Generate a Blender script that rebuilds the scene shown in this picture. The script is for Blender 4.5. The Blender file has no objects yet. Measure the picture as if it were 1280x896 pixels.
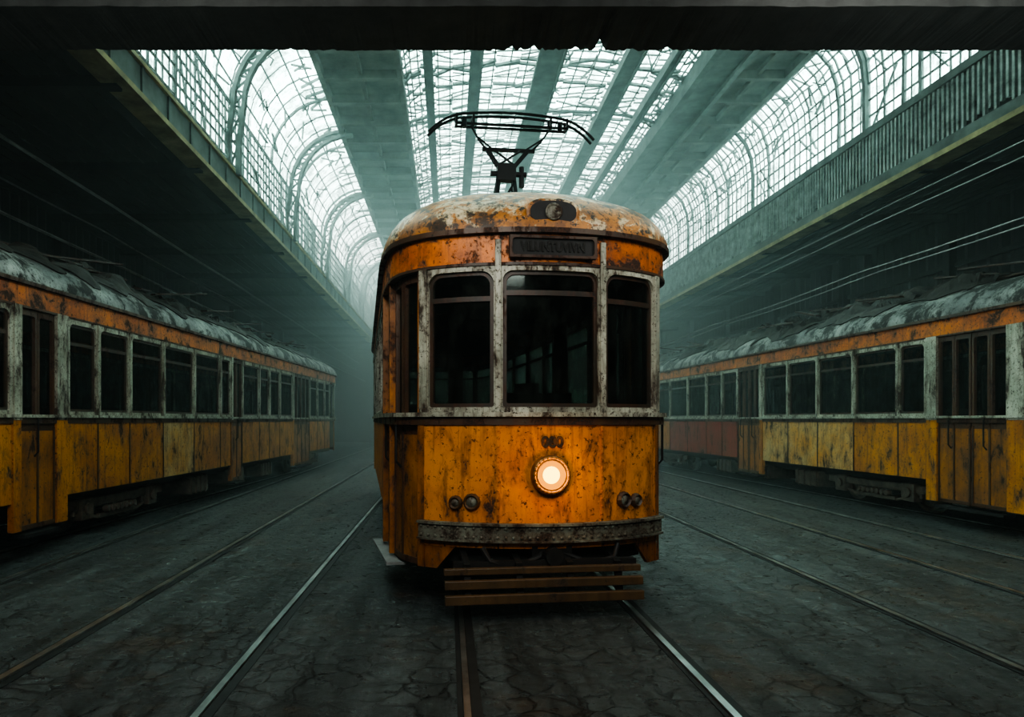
import bpy, bmesh, math, random
from mathutils import Vector, Matrix, noise
random.seed(7)
S=bpy.context.scene; COL=S.collection
R=math.radians

# ------------------------------------------------------------------ materials
def newmat(name):
    m=bpy.data.materials.new(name); m.use_nodes=True
    nt=m.node_tree; nt.nodes.clear()
    out=nt.nodes.new('ShaderNodeOutputMaterial')
    return m,nt,out
def N(nt,t,**kw):
    n=nt.nodes.new(t)
    for k,v in kw.items():
        if k in n.inputs: n.inputs[k].default_value=v
        else: setattr(n,k,v)
    return n
def ramp(nt,src,p0,p1,c0=(0,0,0,1),c1=(1,1,1,1)):
    r=nt.nodes.new('ShaderNodeValToRGB')
    r.color_ramp.elements[0].position=p0; r.color_ramp.elements[1].position=p1
    r.color_ramp.elements[0].color=c0; r.color_ramp.elements[1].color=c1
    nt.links.new(src,r.inputs[0]); return r.outputs[0]
def mix(nt,f,a,b,mode='MIX'):
    n=nt.nodes.new('ShaderNodeMixRGB'); n.blend_type=mode
    for i,v in ((0,f),(1,a),(2,b)):
        if isinstance(v,(int,float)): n.inputs[i].default_value=v
        elif isinstance(v,tuple): n.inputs[i].default_value=(v+(1,))[:4]
        else: nt.links.new(v,n.inputs[i])
    return n.outputs[0]
def coords(nt,scale=(1,1,1),loc=(0,0,0)):
    tc=nt.nodes.new('ShaderNodeTexCoord'); mp=nt.nodes.new('ShaderNodeMapping')
    mp.inputs['Scale'].default_value=scale; mp.inputs['Location'].default_value=loc
    nt.links.new(tc.outputs['Object'],mp.inputs[0]); return mp.outputs[0]
def noi(nt,vec,scale,detail=8,rough=.6,dist=0):
    n=nt.nodes.new('ShaderNodeTexNoise'); n.inputs['Scale'].default_value=scale
    n.inputs['Detail'].default_value=detail; n.inputs['Roughness'].default_value=rough
    n.inputs['Distortion'].default_value=dist
    nt.links.new(vec,n.inputs['Vector']); return n.outputs[0]
def principled(nt,out,col,rough=.6,metal=0,bump=None,bs=.3,bd=.01,spec=.5):
    p=nt.nodes.new('ShaderNodeBsdfPrincipled')
    if isinstance(col,tuple): p.inputs['Base Color'].default_value=(col+(1,))[:4]
    else: nt.links.new(col,p.inputs['Base Color'])
    if isinstance(rough,(int,float)): p.inputs['Roughness'].default_value=rough
    else: nt.links.new(rough,p.inputs['Roughness'])
    p.inputs['Metallic'].default_value=metal
    p.inputs['Specular IOR Level'].default_value=spec
    if bump is not None:
        b=nt.nodes.new('ShaderNodeBump'); b.inputs['Strength'].default_value=bs; b.inputs['Distance'].default_value=bd
        nt.links.new(bump,b.inputs['Height']); nt.links.new(b.outputs[0],p.inputs['Normal'])
    nt.links.new(p.outputs[0],out.inputs[0]); return p
def rusty(name,base,base2,rust=(.07,.025,.01),black=(.008,.008,.008),amt=.55,chip=.62,seed=0,rough=.45,sc=1.0,zs=.45,bs=.5,bsc=4.2,st0=.52):
    m,nt,out=newmat(name)
    v=coords(nt,(sc,sc,sc*zs),(seed,seed*.7,seed*.3)); v2=coords(nt,(sc,sc,sc),(seed*2,0,seed))
    v3=coords(nt,(sc,sc,sc*.06),(seed,1,0))
    big=noi(nt,v,bsc,10,.74,.3); fine=noi(nt,v2,26,7,.8,.2); tone=noi(nt,v2,1.6,6,.65); strk=noi(nt,v3,22,6,.65)
    vt=noi(nt,v2,60,3,.6)
    f1=ramp(nt,big,amt,amt+.05); f2=ramp(nt,fine,chip,chip+.03)
    c=mix(nt,ramp(nt,tone,.38,.62),base,base2)
    c=mix(nt,ramp(nt,strk,st0,st0+.18),c,mix(nt,.6,c,rust))
    c=mix(nt,mix(nt,1.0,ramp(nt,big,amt-.10,amt+.02),(.6,.6,.6),'MULTIPLY'),c,rust)
    rc=mix(nt,ramp(nt,vt,.35,.65),rust,black)
    fm=mix(nt,1.0,f1,f2,'LIGHTEN')
    c=mix(nt,fm,c,rc)
    h=mix(nt,.3,mix(nt,1.0,(1,1,1),fm,'SUBTRACT'),vt)
    rr=mix(nt,fm,(rough,)*3,(.85,)*3)
    principled(nt,out,c,rr,0,h,bs,.006)
    return m
def plain(name,col,rough=.6,metal=0,var=.4,scale=6,bs=.3):
    m,nt,out=newmat(name); v=coords(nt)
    n=noi(nt,v,scale,7,.65)
    c=mix(nt,ramp(nt,n,.3,.7),tuple(x*(1-var) for x in col),tuple(min(1,x*(1+var)) for x in col))
    principled(nt,out,c,rough,metal,n,bs,.01); return m
def emis(name,col,st):
    m,nt,out=newmat(name); e=N(nt,'ShaderNodeEmission'); e.inputs[0].default_value=col+(1,); e.inputs[1].default_value=st
    nt.links.new(e.outputs[0],out.inputs[0]); return m
M_or=rusty('orange_paint',(.67,.25,.016),(.46,.145,.013),rust=(.10,.036,.012),amt=.59,chip=.57,seed=3,bsc=6.5)
M_fas=rusty('fascia_paint',(.64,.19,.018),(.40,.095,.01),amt=.55,chip=.57,seed=8,zs=1)
M_door=rusty('door_paint',(.42,.15,.013),(.22,.08,.01),amt=.54,chip=.58,seed=5)
M_door2=rusty('ochre_door_paint',(.42,.165,.015),(.20,.075,.012),rust=(.05,.022,.01),amt=.56,chip=.58,seed=6)
M_doorf=rusty('dark_door_frame',(.085,.042,.018),(.035,.022,.014),amt=.54,chip=.58,seed=9)
M_yel=rusty('ochre_paint',(.56,.23,.016),(.36,.125,.011),rust=(.08,.032,.012),amt=.575,chip=.57,seed=11,bsc=5)
M_yel2=rusty('pale_ochre_paint',(.58,.27,.035),(.50,.36,.16),rust=(.10,.045,.015),amt=.565,chip=.57,seed=15,bsc=4)
M_red=rusty('red_paint',(.27,.022,.010),(.24,.045,.016),amt=.57,chip=.59,seed=17,bsc=3)
M_wh=rusty('chipped_cream_paint',(.47,.48,.39),(.25,.27,.21),rust=(.08,.05,.028),amt=.54,chip=.555,seed=21,sc=1.4,zs=.4)
M_roof=rusty('peeling_roof',(.20,.09,.03),(.10,.045,.02),rust=(.06,.035,.02),amt=.52,chip=.57,seed=33,zs=1)
def roofpeel():
    m,nt,out=newmat('peeling_cream_roof'); v=coords(nt,(1,1,1),(4,2,1))
    a=noi(nt,v,3.2,10,.74,.5); b=noi(nt,v,2.4,8,.7); c=noi(nt,v,18,7,.75); t=noi(nt,v,6,7,.7)
    col=mix(nt,ramp(nt,t,.42,.6),(.42,.175,.028),(.17,.07,.02))
    col=mix(nt,ramp(nt,a,.53,.565),col,mix(nt,ramp(nt,c,.4,.6),(.58,.50,.33),(.32,.25,.14)))
    col=mix(nt,ramp(nt,b,.535,.58),col,(.045,.027,.015)); col=mix(nt,ramp(nt,c,.55,.58),col,(.018,.013,.01))
    principled(nt,out,col,.42,0,a,.6,.02); return m
M_roofc=roofpeel()
M_canvas=rusty('grey_roof_canvas',(.36,.38,.35),(.11,.12,.115),rust=(.03,.028,.024),amt=.50,chip=.57,seed=41,zs=1,sc=.8,bsc=3)
M_tarp=plain('tarpaulin',(.020,.018,.014),.85,0,.85,4,.8)
M_tarp2=plain('grey_peeling_sheet',(.045,.045,.040),.8,0,.85,3,.8)
M_dk=plain('dark_iron',(.016,.016,.016),.6,.3)
M_bog=plain('rusty_bogie_iron',(.085,.07,.052),.6,.2,.6,8)
M_in=plain('dark_interior',(.018,.02,.018),.8)
M_sash=rusty('sash_wood',(.045,.032,.02),(.02,.016,.012),amt=.56,seed=25)
M_gut=rusty('gutter_metal',(.09,.05,.022),(.03,.025,.02),amt=.5,seed=27)
M_bump=rusty('bumper_steel',(.22,.235,.18),(.11,.115,.09),rust=(.06,.032,.016),amt=.52,chip=.56,seed=29,zs=1,sc=2)
M_slat=rusty('fender_wood',(.13,.075,.03),(.06,.038,.018),rust=(.05,.028,.014),amt=.55,seed=31)
M_blk=plain('black_metal',(.006,.007,.007),.45,.4)
M_chr=plain('dull_chrome',(.24,.25,.24),.4,.9)
M_rst=plain('rusted_brass',(.26,.14,.05),.45,.6,.5,20)
M_step=plain('grey_step',(.17,.18,.175),.6)
M_bulb=emis('lit_bulb',(1,.70,.13),4.2)
M_lit=emis('warm_reflector',(1,.34,.012),1.7)
M_rail=plain('worn_steel',(.46,.48,.465),.28,.95,.5,3,.2)
M_txt=rusty('worn_lettering',(.010,.010,.008),(.02,.015,.01),rust=(.16,.06,.012),black=(.02,.015,.01),amt=.58,chip=.60,seed=2,sc=3)
M_txt2=rusty('faded_lettering',(.035,.035,.03),(.02,.02,.018),rust=(.014,.013,.01),amt=.47,chip=.49,seed=2,sc=3)
def glass():
    m,nt,out=newmat('dirty_window_glass'); v=coords(nt,(1,1,.6))
    n=noi(nt,v,5,7,.7)
    t=N(nt,'ShaderNodeBsdfTransparent'); t.inputs[0].default_value=(.62,.68,.65,1)
    g=N(nt,'ShaderNodeBsdfGlossy'); g.inputs[0].default_value=(.6,.7,.68,1); g.inputs['Roughness'].default_value=.1
    d=N(nt,'ShaderNodeBsdfDiffuse'); d.inputs[0].default_value=(.02,.024,.02,1)
    a=N(nt,'ShaderNodeMixShader'); a.inputs[0].default_value=.035
    nt.links.new(t.outputs[0],a.inputs[1]); nt.links.new(g.outputs[0],a.inputs[2])
    b=N(nt,'ShaderNodeMixShader'); nt.links.new(ramp(nt,n,.45,.8),b.inputs[0])
    nt.links.new(a.outputs[0],b.inputs[1]); nt.links.new(d.outputs[0],b.inputs[2])
    nt.links.new(b.outputs[0],out.inputs[0]); return m
M_gl=glass()
def skyglass():
    m,nt,out=newmat('grimy_roof_glass'); v=coords(nt,(1,.6,1))
    n=noi(nt,v,1.1,10,.80,.8); n2=noi(nt,v,5,9,.8,.4); n3=noi(nt,coords(nt,(.3,3,.3)),2,5,.65)
    t=N(nt,'ShaderNodeBsdfTransparent'); t.inputs[0].default_value=(.50,.59,.56,1)
    tr=N(nt,'ShaderNodeBsdfTranslucent'); tr.inputs[0].default_value=(.05,.066,.06,1)
    f=mix(nt,.45,ramp(nt,n,.41,.55),ramp(nt,n2,.39,.57)); f=mix(nt,.3,f,ramp(nt,n3,.42,.60))
    b=N(nt,'ShaderNodeMixShader'); nt.links.new(f,b.inputs[0])
    nt.links.new(t.outputs[0],b.inputs[1]); nt.links.new(tr.outputs[0],b.inputs[2])
    nt.links.new(b.outputs[0],out.inputs[0]); return m
M_sky=skyglass()
M_steel=plain('painted_roof_steel',(.10,.125,.115),.7,0,.6,2)
M_bars=plain('glazing_bar_steel',(.16,.19,.18),.7,0,.5,2)
M_band=plain('weathered_soffit',(.085,.09,.075),.8,0,.8,1.5,.6)
M_ceil=plain('dark_boarded_ceiling',(.011,.014,.014),.85,0,.6,1)
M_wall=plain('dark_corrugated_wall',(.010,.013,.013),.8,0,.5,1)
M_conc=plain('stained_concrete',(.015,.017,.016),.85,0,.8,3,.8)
M_trimy=plain('ochre_edge_trim',(.30,.25,.12),.7,0,.5,3)
M_slw=plain('tattered_slats',(.28,.32,.30),.75,0,.7,5)
def ground():
    m,nt,out=newmat('cracked_paving'); v=coords(nt)
    nz=nt.nodes.new('ShaderNodeTexNoise'); nz.inputs['Scale'].default_value=3.0; nz.inputs['Detail'].default_value=8; nz.inputs['Roughness'].default_value=.68
    nt.links.new(v,nz.inputs['Vector'])
    vm=nt.nodes.new('ShaderNodeVectorMath'); vm.operation='MULTIPLY_ADD'
    nt.links.new(nz.outputs['Color'],vm.inputs[0]); vm.inputs[1].default_value=(.26,.26,0); nt.links.new(v,vm.inputs[2])
    def vor(sc,feat):
        a=nt.nodes.new('ShaderNodeTexVoronoi'); a.feature=feat; a.inputs['Scale'].default_value=sc
        nt.links.new(vm.outputs[0],a.inputs['Vector']); return a
    e=vor(5.0,'DISTANCE_TO_EDGE'); cc=vor(5.0,'F1'); e2=vor(1.5,'DISTANCE_TO_EDGE')
    wear=noi(nt,v,1.1,8,.75)
    edge=ramp(nt,e.outputs['Distance'],.0,.05); edge2=ramp(nt,e2.outputs['Distance'],.0,.015)
    edge=mix(nt,1.0,edge,edge2,'MULTIPLY')
    edgew=mix(nt,ramp(nt,wear,.45,.60),edge,(1,1,1))
    n1=noi(nt,v,.8,8,.7); n2=noi(nt,v,9,9,.78); vs=coords(nt,(1.6,.09,1)); n3=noi(nt,vs,2.2,8,.7)
    base=mix(nt,ramp(nt,n3,.38,.66),(.015,.019,.0195),(.13,.155,.153))
    hs=ramp(nt,cc.outputs['Color'],.1,.9)
    base=mix(nt,.5,base,mix(nt,1.0,base,mix(nt,.6,(1,1,1),hs),'MULTIPLY'))
    base=mix(nt,mix(nt,1.0,ramp(nt,n1,.55,.62),(.55,.55,.55),'MULTIPLY'),base,(.085,.052,.028))
    base=mix(nt,ramp(nt,n2,.46,.70),base,(.011,.013,.013))
    base=mix(nt,edgew,mix(nt,.62,base,(.004,.005,.005)),base)
    h=mix(nt,.5,mix(nt,.4,edgew,hs),n2)
    rr=ramp(nt,n2,.35,.65,(.20,.20,.20,1),(.46,.46,.46,1))
    principled(nt,out,base,rr,0,h,.9,.055,.6); return m
M_gr=ground()

# ------------------------------------------------------------------ mesh builder
class MB:
    def __init__(s): s.v=[]; s.f=[]
    def add(s,vs,fs):
        o=len(s.v); s.v+= [tuple(x) for x in vs]; s.f+= [tuple(i+o for i in f) for f in fs]; return s
    def box(s,x0,x1,y0,y1,z0,z1):
        return s.add([(x,y,z) for x in (x0,x1) for y in (y0,y1) for z in (z0,z1)],
          [(0,1,3,2),(4,6,7,5),(0,4,5,1),(2,3,7,6),(0,2,6,4),(1,5,7,3)])
    def beam(s,p0,p1,w,h,up=(0,0,1)):
        p0=Vector(p0);p1=Vector(p1);d=(p1-p0).normalized();up=Vector(up)
        if abs(d.dot(up))>.98: up=Vector((0,1,0))
        a=d.cross(up).normalized(); b=a.cross(d).normalized()
        vs=[p+a*i*w/2+b*j*h/2 for p in (p0,p1) for i,j in ((-1,-1),(1,-1),(1,1),(-1,1))]
        return s.add(vs,[(0,1,2,3),(7,6,5,4),(0,4,5,1),(1,5,6,2),(2,6,7,3),(3,7,4,0)])
    def tube(s,path,r,n=8,cap=True):
        path=[Vector(p) for p in path]; vs=[]; fs=[]; k=len(path)
        prev=None
        for i,p in enumerate(path):
            d=(path[min(i+1,k-1)]-path[max(i-1,0)]).normalized()
            up=Vector((0,0,1)) if abs(d.z)<.9 else Vector((0,1,0))
            a=d.cross(up).normalized()
            if prev is not None and a.dot(prev)<0: a=-a
            prev=a; b=a.cross(d).normalized()
            rr=r[i] if isinstance(r,(list,tuple)) else r
            for j in range(n):
                t=2*math.pi*j/n; vs.append(p+a*math.cos(t)*rr+b*math.sin(t)*rr)
        for i in range(k-1):
            for j in range(n): fs.append((i*n+j,i*n+(j+1)%n,(i+1)*n+(j+1)%n,(i+1)*n+j))
        if cap: fs.append(tuple(range(n))[::-1]); fs.append(tuple((k-1)*n+j for j in range(n)))
        return s.add(vs,fs)
    def cyl(s,p0,p1,r,n=20): return s.tube([p0,p1],r,n)
    def lathe(s,origin,axis,prof,n=28):
        o=Vector(origin); ax=Vector(axis).normalized(); up=Vector((0,0,1)) if abs(ax.z)<.9 else Vector((1,0,0))
        a=ax.cross(up).normalized(); b=a.cross(ax); vs=[];fs=[]
        for t,r in prof:
            for j in range(n):
                q=2*math.pi*j/n; vs.append(o+ax*t+(a*math.cos(q)+b*math.sin(q))*max(r,1e-4))
        for i in range(len(prof)-1):
            for j in range(n): fs.append((i*n+j,i*n+(j+1)%n,(i+1)*n+(j+1)%n,(i+1)*n+j))
        return s.add(vs,fs)
    def patch(s,m,u0,u1,z0,z1,o0,o1,nu=None,z0b=None):
        if nu is None: nu=max(1,int(abs(u1-u0)/.05))
        if u0*u1>=0 and min(abs(u0),abs(u1))>2.35: nu=max(1,min(nu,3))
        zb=z0 if z0b is None else z0b
        vs=[];fs=[]
        for i in range(nu+1):
            u=u0+(u1-u0)*i/nu; zz=z0+(zb-z0)*i/nu
            vs+= [m(u,zz,o0),m(u,z1,o0),m(u,z1,o1),m(u,zz,o1)]
        for i in range(nu):
            a=i*4;b=a+4
            for j in range(4): fs.append((a+j,a+(j+1)%4,b+(j+1)%4,b+j))
        fs.append((0,1,2,3)); e=nu*4; fs.append((e+3,e+2,e+1,e))
        return s.add(vs,fs)
    def ring(s,m,u0,u1,z0,z1,l,r,b,t,radt,radb,o0,o1):
        iu0,iu1,iz0,iz1=u0+l,u1-r,z0+b,z1-t
        inn=[];outl=[]; k=4
        def corner(cx,cz,rad,a0,ou,oz,first):
            for i in range(2*k+1):
                a=a0+math.pi/2*i/(2*k); p=(cx+rad*math.cos(a),cz+rad*math.sin(a)); inn.append(p)
                if i==k: outl.append((ou,oz))
                elif (i<k)==first: outl.append((ou,p[1]))
                else: outl.append((p[0],oz))
        def edge(p,q,hor,val):
            for i in range(1,6):
                x=p[0]+(q[0]-p[0])*i/6; z=p[1]+(q[1]-p[1])*i/6; inn.append((x,z))
                outl.append((x,val) if hor else (val,z))
        corner(iu1-radt,iz1-radt,radt,0,u1,z1,True)
        edge((iu1-radt,iz1),(iu0+radt,iz1),True,z1)
        corner(iu0+radt,iz1-radt,radt,math.pi/2,u0,z1,False)
        edge((iu0,iz1-radt),(iu0,iz0+radb),False,u0)
        corner(iu0+radb,iz0+radb,radb,math.pi,u0,z0,True)
        edge((iu0+radb,iz0),(iu1-radb,iz0),True,z0)
        corner(iu1-radb,iz0+radb,radb,1.5*math.pi,u1,z0,False)
        edge((iu1,iz0+radb),(iu1,iz1-radt),False,u1)
        n=len(inn); vs=[m(*p,o1) for p in inn]+[m(*p,o1) for p in outl]+[m(*p,o0) for p in inn]+[m(*p,o0) for p in outl]
        fs=[]
        for i in range(n):
            j=(i+1)%n
            fs+= [(i,j,n+j,n+i),(2*n+i,3*n+i,3*n+j,2*n+j),(i,2*n+i,2*n+j,j),(n+i,n+j,3*n+j,3*n+i)]
        return s.add(vs,fs)
    def obj(s,name,mat,parent=None,smooth=False,bevel=0,**props):
        me=bpy.data.meshes.new(name); me.from_pydata(s.v,[],s.f)
        bm=bmesh.new(); bm.from_mesh(me); bmesh.ops.recalc_face_normals(bm,faces=bm.faces); bm.to_mesh(me); bm.free()
        me.materials.append(mat)
        if smooth:
            for p in me.polygons: p.use_smooth=True
            if smooth=='angle': me.set_sharp_from_angle(angle=R(35))
        o=bpy.data.objects.new(name,me); COL.objects.link(o)
        if bevel:
            b=o.modifiers.new('b','BEVEL'); b.width=bevel; b.segments=2; b.limit_method='ANGLE'
        if parent: o.parent=parent
        for k,v in props.items(): o[k]=v
        return o
def empty(name,loc,rot,**props):
    e=bpy.data.objects.new(name,None); COL.objects.link(e); e.location=loc; e.rotation_euler=(0,0,rot)
    e.empty_display_size=.3
    for k,v in props.items(): e[k]=v
    return e
def text(body,size,loc,mat,parent,name,depth=.004,sx=1.0,off=.004):
    cu=bpy.data.curves.new(name,'FONT'); cu.body=body; cu.size=size; cu.extrude=depth; cu.align_x='CENTER'; cu.align_y='CENTER'; cu.offset=off
    t=bpy.data.objects.new(name,cu); COL.objects.link(t)
    dg=bpy.context.evaluated_depsgraph_get(); me=bpy.data.meshes.new_from_object(t.evaluated_get(dg))
    bpy.data.objects.remove(t)
    me.materials.clear(); me.materials.append(mat)
    o=bpy.data.objects.new(name,me); COL.objects.link(o); o.parent=parent
    o.rotation_euler=(math.pi/2,0,0); o.location=loc; o.scale=(sx,1,1); return o

# ------------------------------------------------------------------ tram outline
def cat(P,n):
    out=[]
    Q=[(-P[1][0],P[1][1])]+P+[(P[-1][0],P[-1][1]*2-P[-2][1])]
    for i in range(1,len(Q)-2):
        for k in range(n):
            t=k/n; r=[]
            for c in (0,1):
                a,b,d,e=Q[i-1][c],Q[i][c],Q[i+1][c],Q[i+2][c]
                r.append(.5*((2*b)+(-a+d)*t+(2*a-5*b+4*d-e)*t*t+(-a+3*b-3*d+e)*t**3))
            out.append(tuple(r))
    out.append(P[-1]); return out
NOSE=[(0,0),(.25,.018),(.5,.07),(.75,.165),(.99,.325),(1.16,.59),(1.22,.92),(1.243,1.26),(1.25,1.6)]
class Outline:
    def __init__(s,L):
        s.L=L; a=cat(NOSE,6); st=[(1.25,1.6+(L-3.2)*i/10) for i in range(1,10)]
        s.p=a+st+[(x,L-y) for x,y in a[::-1]]
        s.c=[0]
        for i in range(1,len(s.p)): s.c.append(s.c[-1]+math.dist(s.p[i],s.p[i-1]))
        s.U=s.c[-1]; s.us=s.c[len(a)-1]
        s.n=[]
        k=len(s.p)
        for i in range(k):
            p=s.p[max(i-1,0)];q=s.p[min(i+1,k-1)]; dx,dy=q[0]-p[0],q[1]-p[1]; l=math.hypot(dx,dy)
            s.n.append((dy/l,-dx/l))
        s.n[0]=(0,-1); s.n[-1]=(0,1)
    def at(s,u,off=0):
        a=min(abs(u),s.U); import bisect
        i=min(max(bisect.bisect(s.c,a)-1,0),len(s.c)-2); t=(a-s.c[i])/(s.c[i+1]-s.c[i])
        x=s.p[i][0]*(1-t)+s.p[i+1][0]*t; y=s.p[i][1]*(1-t)+s.p[i+1][1]*t
        nx=s.n[i][0]*(1-t)+s.n[i+1][0]*t; ny=s.n[i][1]*(1-t)+s.n[i+1][1]*t
        sg=-1 if u<0 else 1
        return sg*(x+nx*off),y+ny*off
    def m(s,u,z,off=0):
        x,y=s.at(u,off); return (x,y,z)
    def uy(s,y): return s.us+(y-1.6)

def window_unit(o,T,u0,u1,z0,z1,fm=M_wh,l=.045,r=.045,t=.06,b=.04,rad=.09,split=.8,pane=True,det=True):
    if u0>u1: u0,u1=u1,u0
    f=MB().ring(o.m,u0,u1,z0,z1,l,r,b,t,rad,.02,-.05,.015).obj('window_frame',fm,T)
    a,c,d,e=u0+l,u1-r,z0+b,z1-t
    w=MB().ring(o.m,a,c,d,e,.03,.03,.03,.03,max(rad-.02,.02),.015,-.045,-.01)
    zs=d+(e-d)*split
    if split: w.patch(o.m,a+.02,c-.02,zs-.02,zs+.02,-.045,-.012)
    w.obj('window_sash',M_sash,f)
    if pane: MB().patch(o.m,a+.015,c-.015,d+.015,e-.015,-.034,-.028).obj('window_pane',M_gl,f)
    return f
def door_leaf(o,T,u0,u1,z0,z1,mat=M_door,rc=.0):
    if u0>u1: u0,u1=u1,u0
    mid=(u0+u1)/2
    f=MB().patch(o.m,u0,u1,z0,1.40,-.06-rc,-.012-rc).obj('door',mat,T)
    fr=MB()
    for a,b in ((u0,mid-.004),(mid+.004,u1)): fr.ring(o.m,a,b,1.38,z1,.035,.035,.07,.07,.03,.02,-.06-rc,-.010-rc)
    for uu in (u0+.015,mid,u1-.015): fr.patch(o.m,uu-.014,uu+.014,z0,1.42,-.03-rc,-.002-rc)
    fr.patch(o.m,u0,u1,z0,z0+.05,-.03-rc,-.002-rc)
    fr.obj('door_frame',M_doorf,f)
    MB().patch(o.m,u0+.03,u1-.03,1.44,z1-.065,-.05-rc,-.044-rc).obj('door_pane',M_gl,f)
    MB().tube([o.m(mid-.05,1.1,-.01-rc),o.m(mid-.05,1.15,.035-rc),o.m(mid-.05,1.5,.035-rc),o.m(mid-.05,1.55,-.01-rc)],.011,6).obj('door_handle',M_dk,f)
    return f
WZ=.39
def wheel(T,x,y,r=.34):
    sg=1 if x>0 else -1
    MB().lathe((x,y,WZ),(sg,0,0),[(-.06,.02),(-.06,r+.03),(-.035,r+.03),(-.03,r),(.06,r-.005),(.06,r-.06),(.03,r-.08),(.02,.14),(.07,.12),(.09,.06),(.1,.0)],24).obj('wheel',M_bog,T,smooth=False)
def bogie(T,yc):
    for sx in (-1,1):
        for dy in (-.85,.85): wheel(T,sx*.675,yc+dy)
        X=sx*1.0
        b=MB().beam((X,yc-1.25,.42),(X,yc+1.25,.42),.08,.12)
        for dy in (-.85,.85):
            b.box(X-.08,X+.08,yc+dy-.13,yc+dy+.13,.22,.5)
            b.cyl((X+sx*.05,yc+dy,.36),(X+sx*.11,yc+dy,.36),.08,12)
            b.beam((X,yc+dy-.2,.48),(X,yc+dy-.2,.28),.05,.05); b.beam((X,yc+dy+.2,.48),(X,yc+dy+.2,.28),.05,.05)
        for i in range(7):
            b.cyl((X,yc-.35+i*.115,.30),(X+sx*.08,yc-.35+i*.115,.30),.05,8)
        b.beam((X,yc-.5,.22),(X,yc+.5,.22),.06,.06)
        b.beam((X,yc-1.2,.40),(X,yc-.5,.2),.04,.04); b.beam((X,yc+1.2,.40),(X,yc+.5,.2),.04,.04)
        b.obj('bogie_frame',M_bog,T,bevel=.01)
    for dy in (-.85,.85): MB().cyl((-.98,yc+dy,WZ),(.98,yc+dy,WZ),.05,10).obj('axle',M_bog,T)
EX=.97
def roof(o,T,mat,z0,rise,ex=EX,over=.055):
    n=36
    us=[-o.us+2*o.us*i/n for i in range(n+1)]
    L=o.L; mid=[o.us+(o.U-2*o.us)*i/8 for i in range(1,8)]
    rear=[o.U-o.us+ o.us*i/12 for i in range(13)]
    U=us+mid+rear; U=U+[-u for u in rear[:-1][::-1]]+[-u for u in mid[::-1]]
    K=16; vs=[];fs=[]; n=len(U)
    for k in range(K+1):
        a=k/K*math.pi/2; s=max(math.cos(a),0)**ex; s=max(s,.015); z=z0+rise*math.sin(a)
        for u in U:
            x,y=o.at(u,over); yc=min(max(y,1.6),L-1.6)
            q=noise.noise(Vector((x*2,y*2,z*3)))*.008
            vs.append((x*s,yc+(y-yc)*s,z+q))
    for k in range(K):
        for i in range(n): fs.append((k*n+i,k*n+(i+1)%n,(k+1)*n+(i+1)%n,(k+1)*n+i))
    return MB().add(vs,fs).obj('roof',mat,T,smooth=True)
def roofz(x,z0,rise,ex=EX,w=1.3):
    s=min(abs(x)/w,1); c=s**(1/ex); return z0+rise*math.sqrt(max(0,1-c*c))

def panels(o,T,edges,z0,z1,mats,sign):
    for i in range(len(edges)-1):
        a,b=edges[i],edges[i+1]
        MB().patch(o.m,sign*(a+.012),sign*(b-.012),z0,z1,-.02,.004).obj('side_panel',mats[i%len(mats)],T)
def strips(o,T,us,z0,z1,mat=M_gut,w=.03):
    for u in us:
        s=MB().patch(o.m,u-w/2,u+w/2,z0,z1,0,.012)
        n=int((z1-z0)/.06)
        for i in range(n):
            p=Vector(o.m(u,z0+.04+i*.06,.012)); q=Vector(o.m(u,z0+.04+i*.06,.022)); s.cyl(p,q,.009,6)
        s.obj('seam_strip',mat,T)

# ================================================================== centre tram
def common(o,T,roofm,z_r,rise,fasm):
    L=o.L
    MB().patch(o.m,-o.U,o.U,2.72,2.945,-.04,.012,nu=400).obj('letterboard',fasm,T,smooth='angle')
    MB().patch(o.m,-o.U,o.U,2.945,2.985,-.04,.06,nu=400).obj('gutter',M_gut,T,smooth='angle')
    MB().patch(o.m,-o.U,o.U,2.70,2.722,-.03,.025,nu=400).obj('drip_molding',M_gut,T,smooth='angle')
    MB().patch(o.m,-o.U,o.U,1.525,1.56,-.05,.045,nu=400).obj('window_ledge',M_wh,T,smooth='angle')
    MB().patch(o.m,-o.U,o.U,1.46,1.525,-.05,.018,nu=400).obj('belt_rail',M_gut,T,smooth='angle')
    roof(o,T,roofm,z_r,rise)
    fl=MB()
    fl.box(-1.1,1.1,.9,L-.9,.66,.76); fl.box(-.8,.8,.35,L-.35,.665,.755)
    fl.obj('tram_floor',M_in,T)
    MB().box(-1.1,1.1,1.2,L-1.2,2.9,2.93).obj('headlining',M_in,T)

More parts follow.
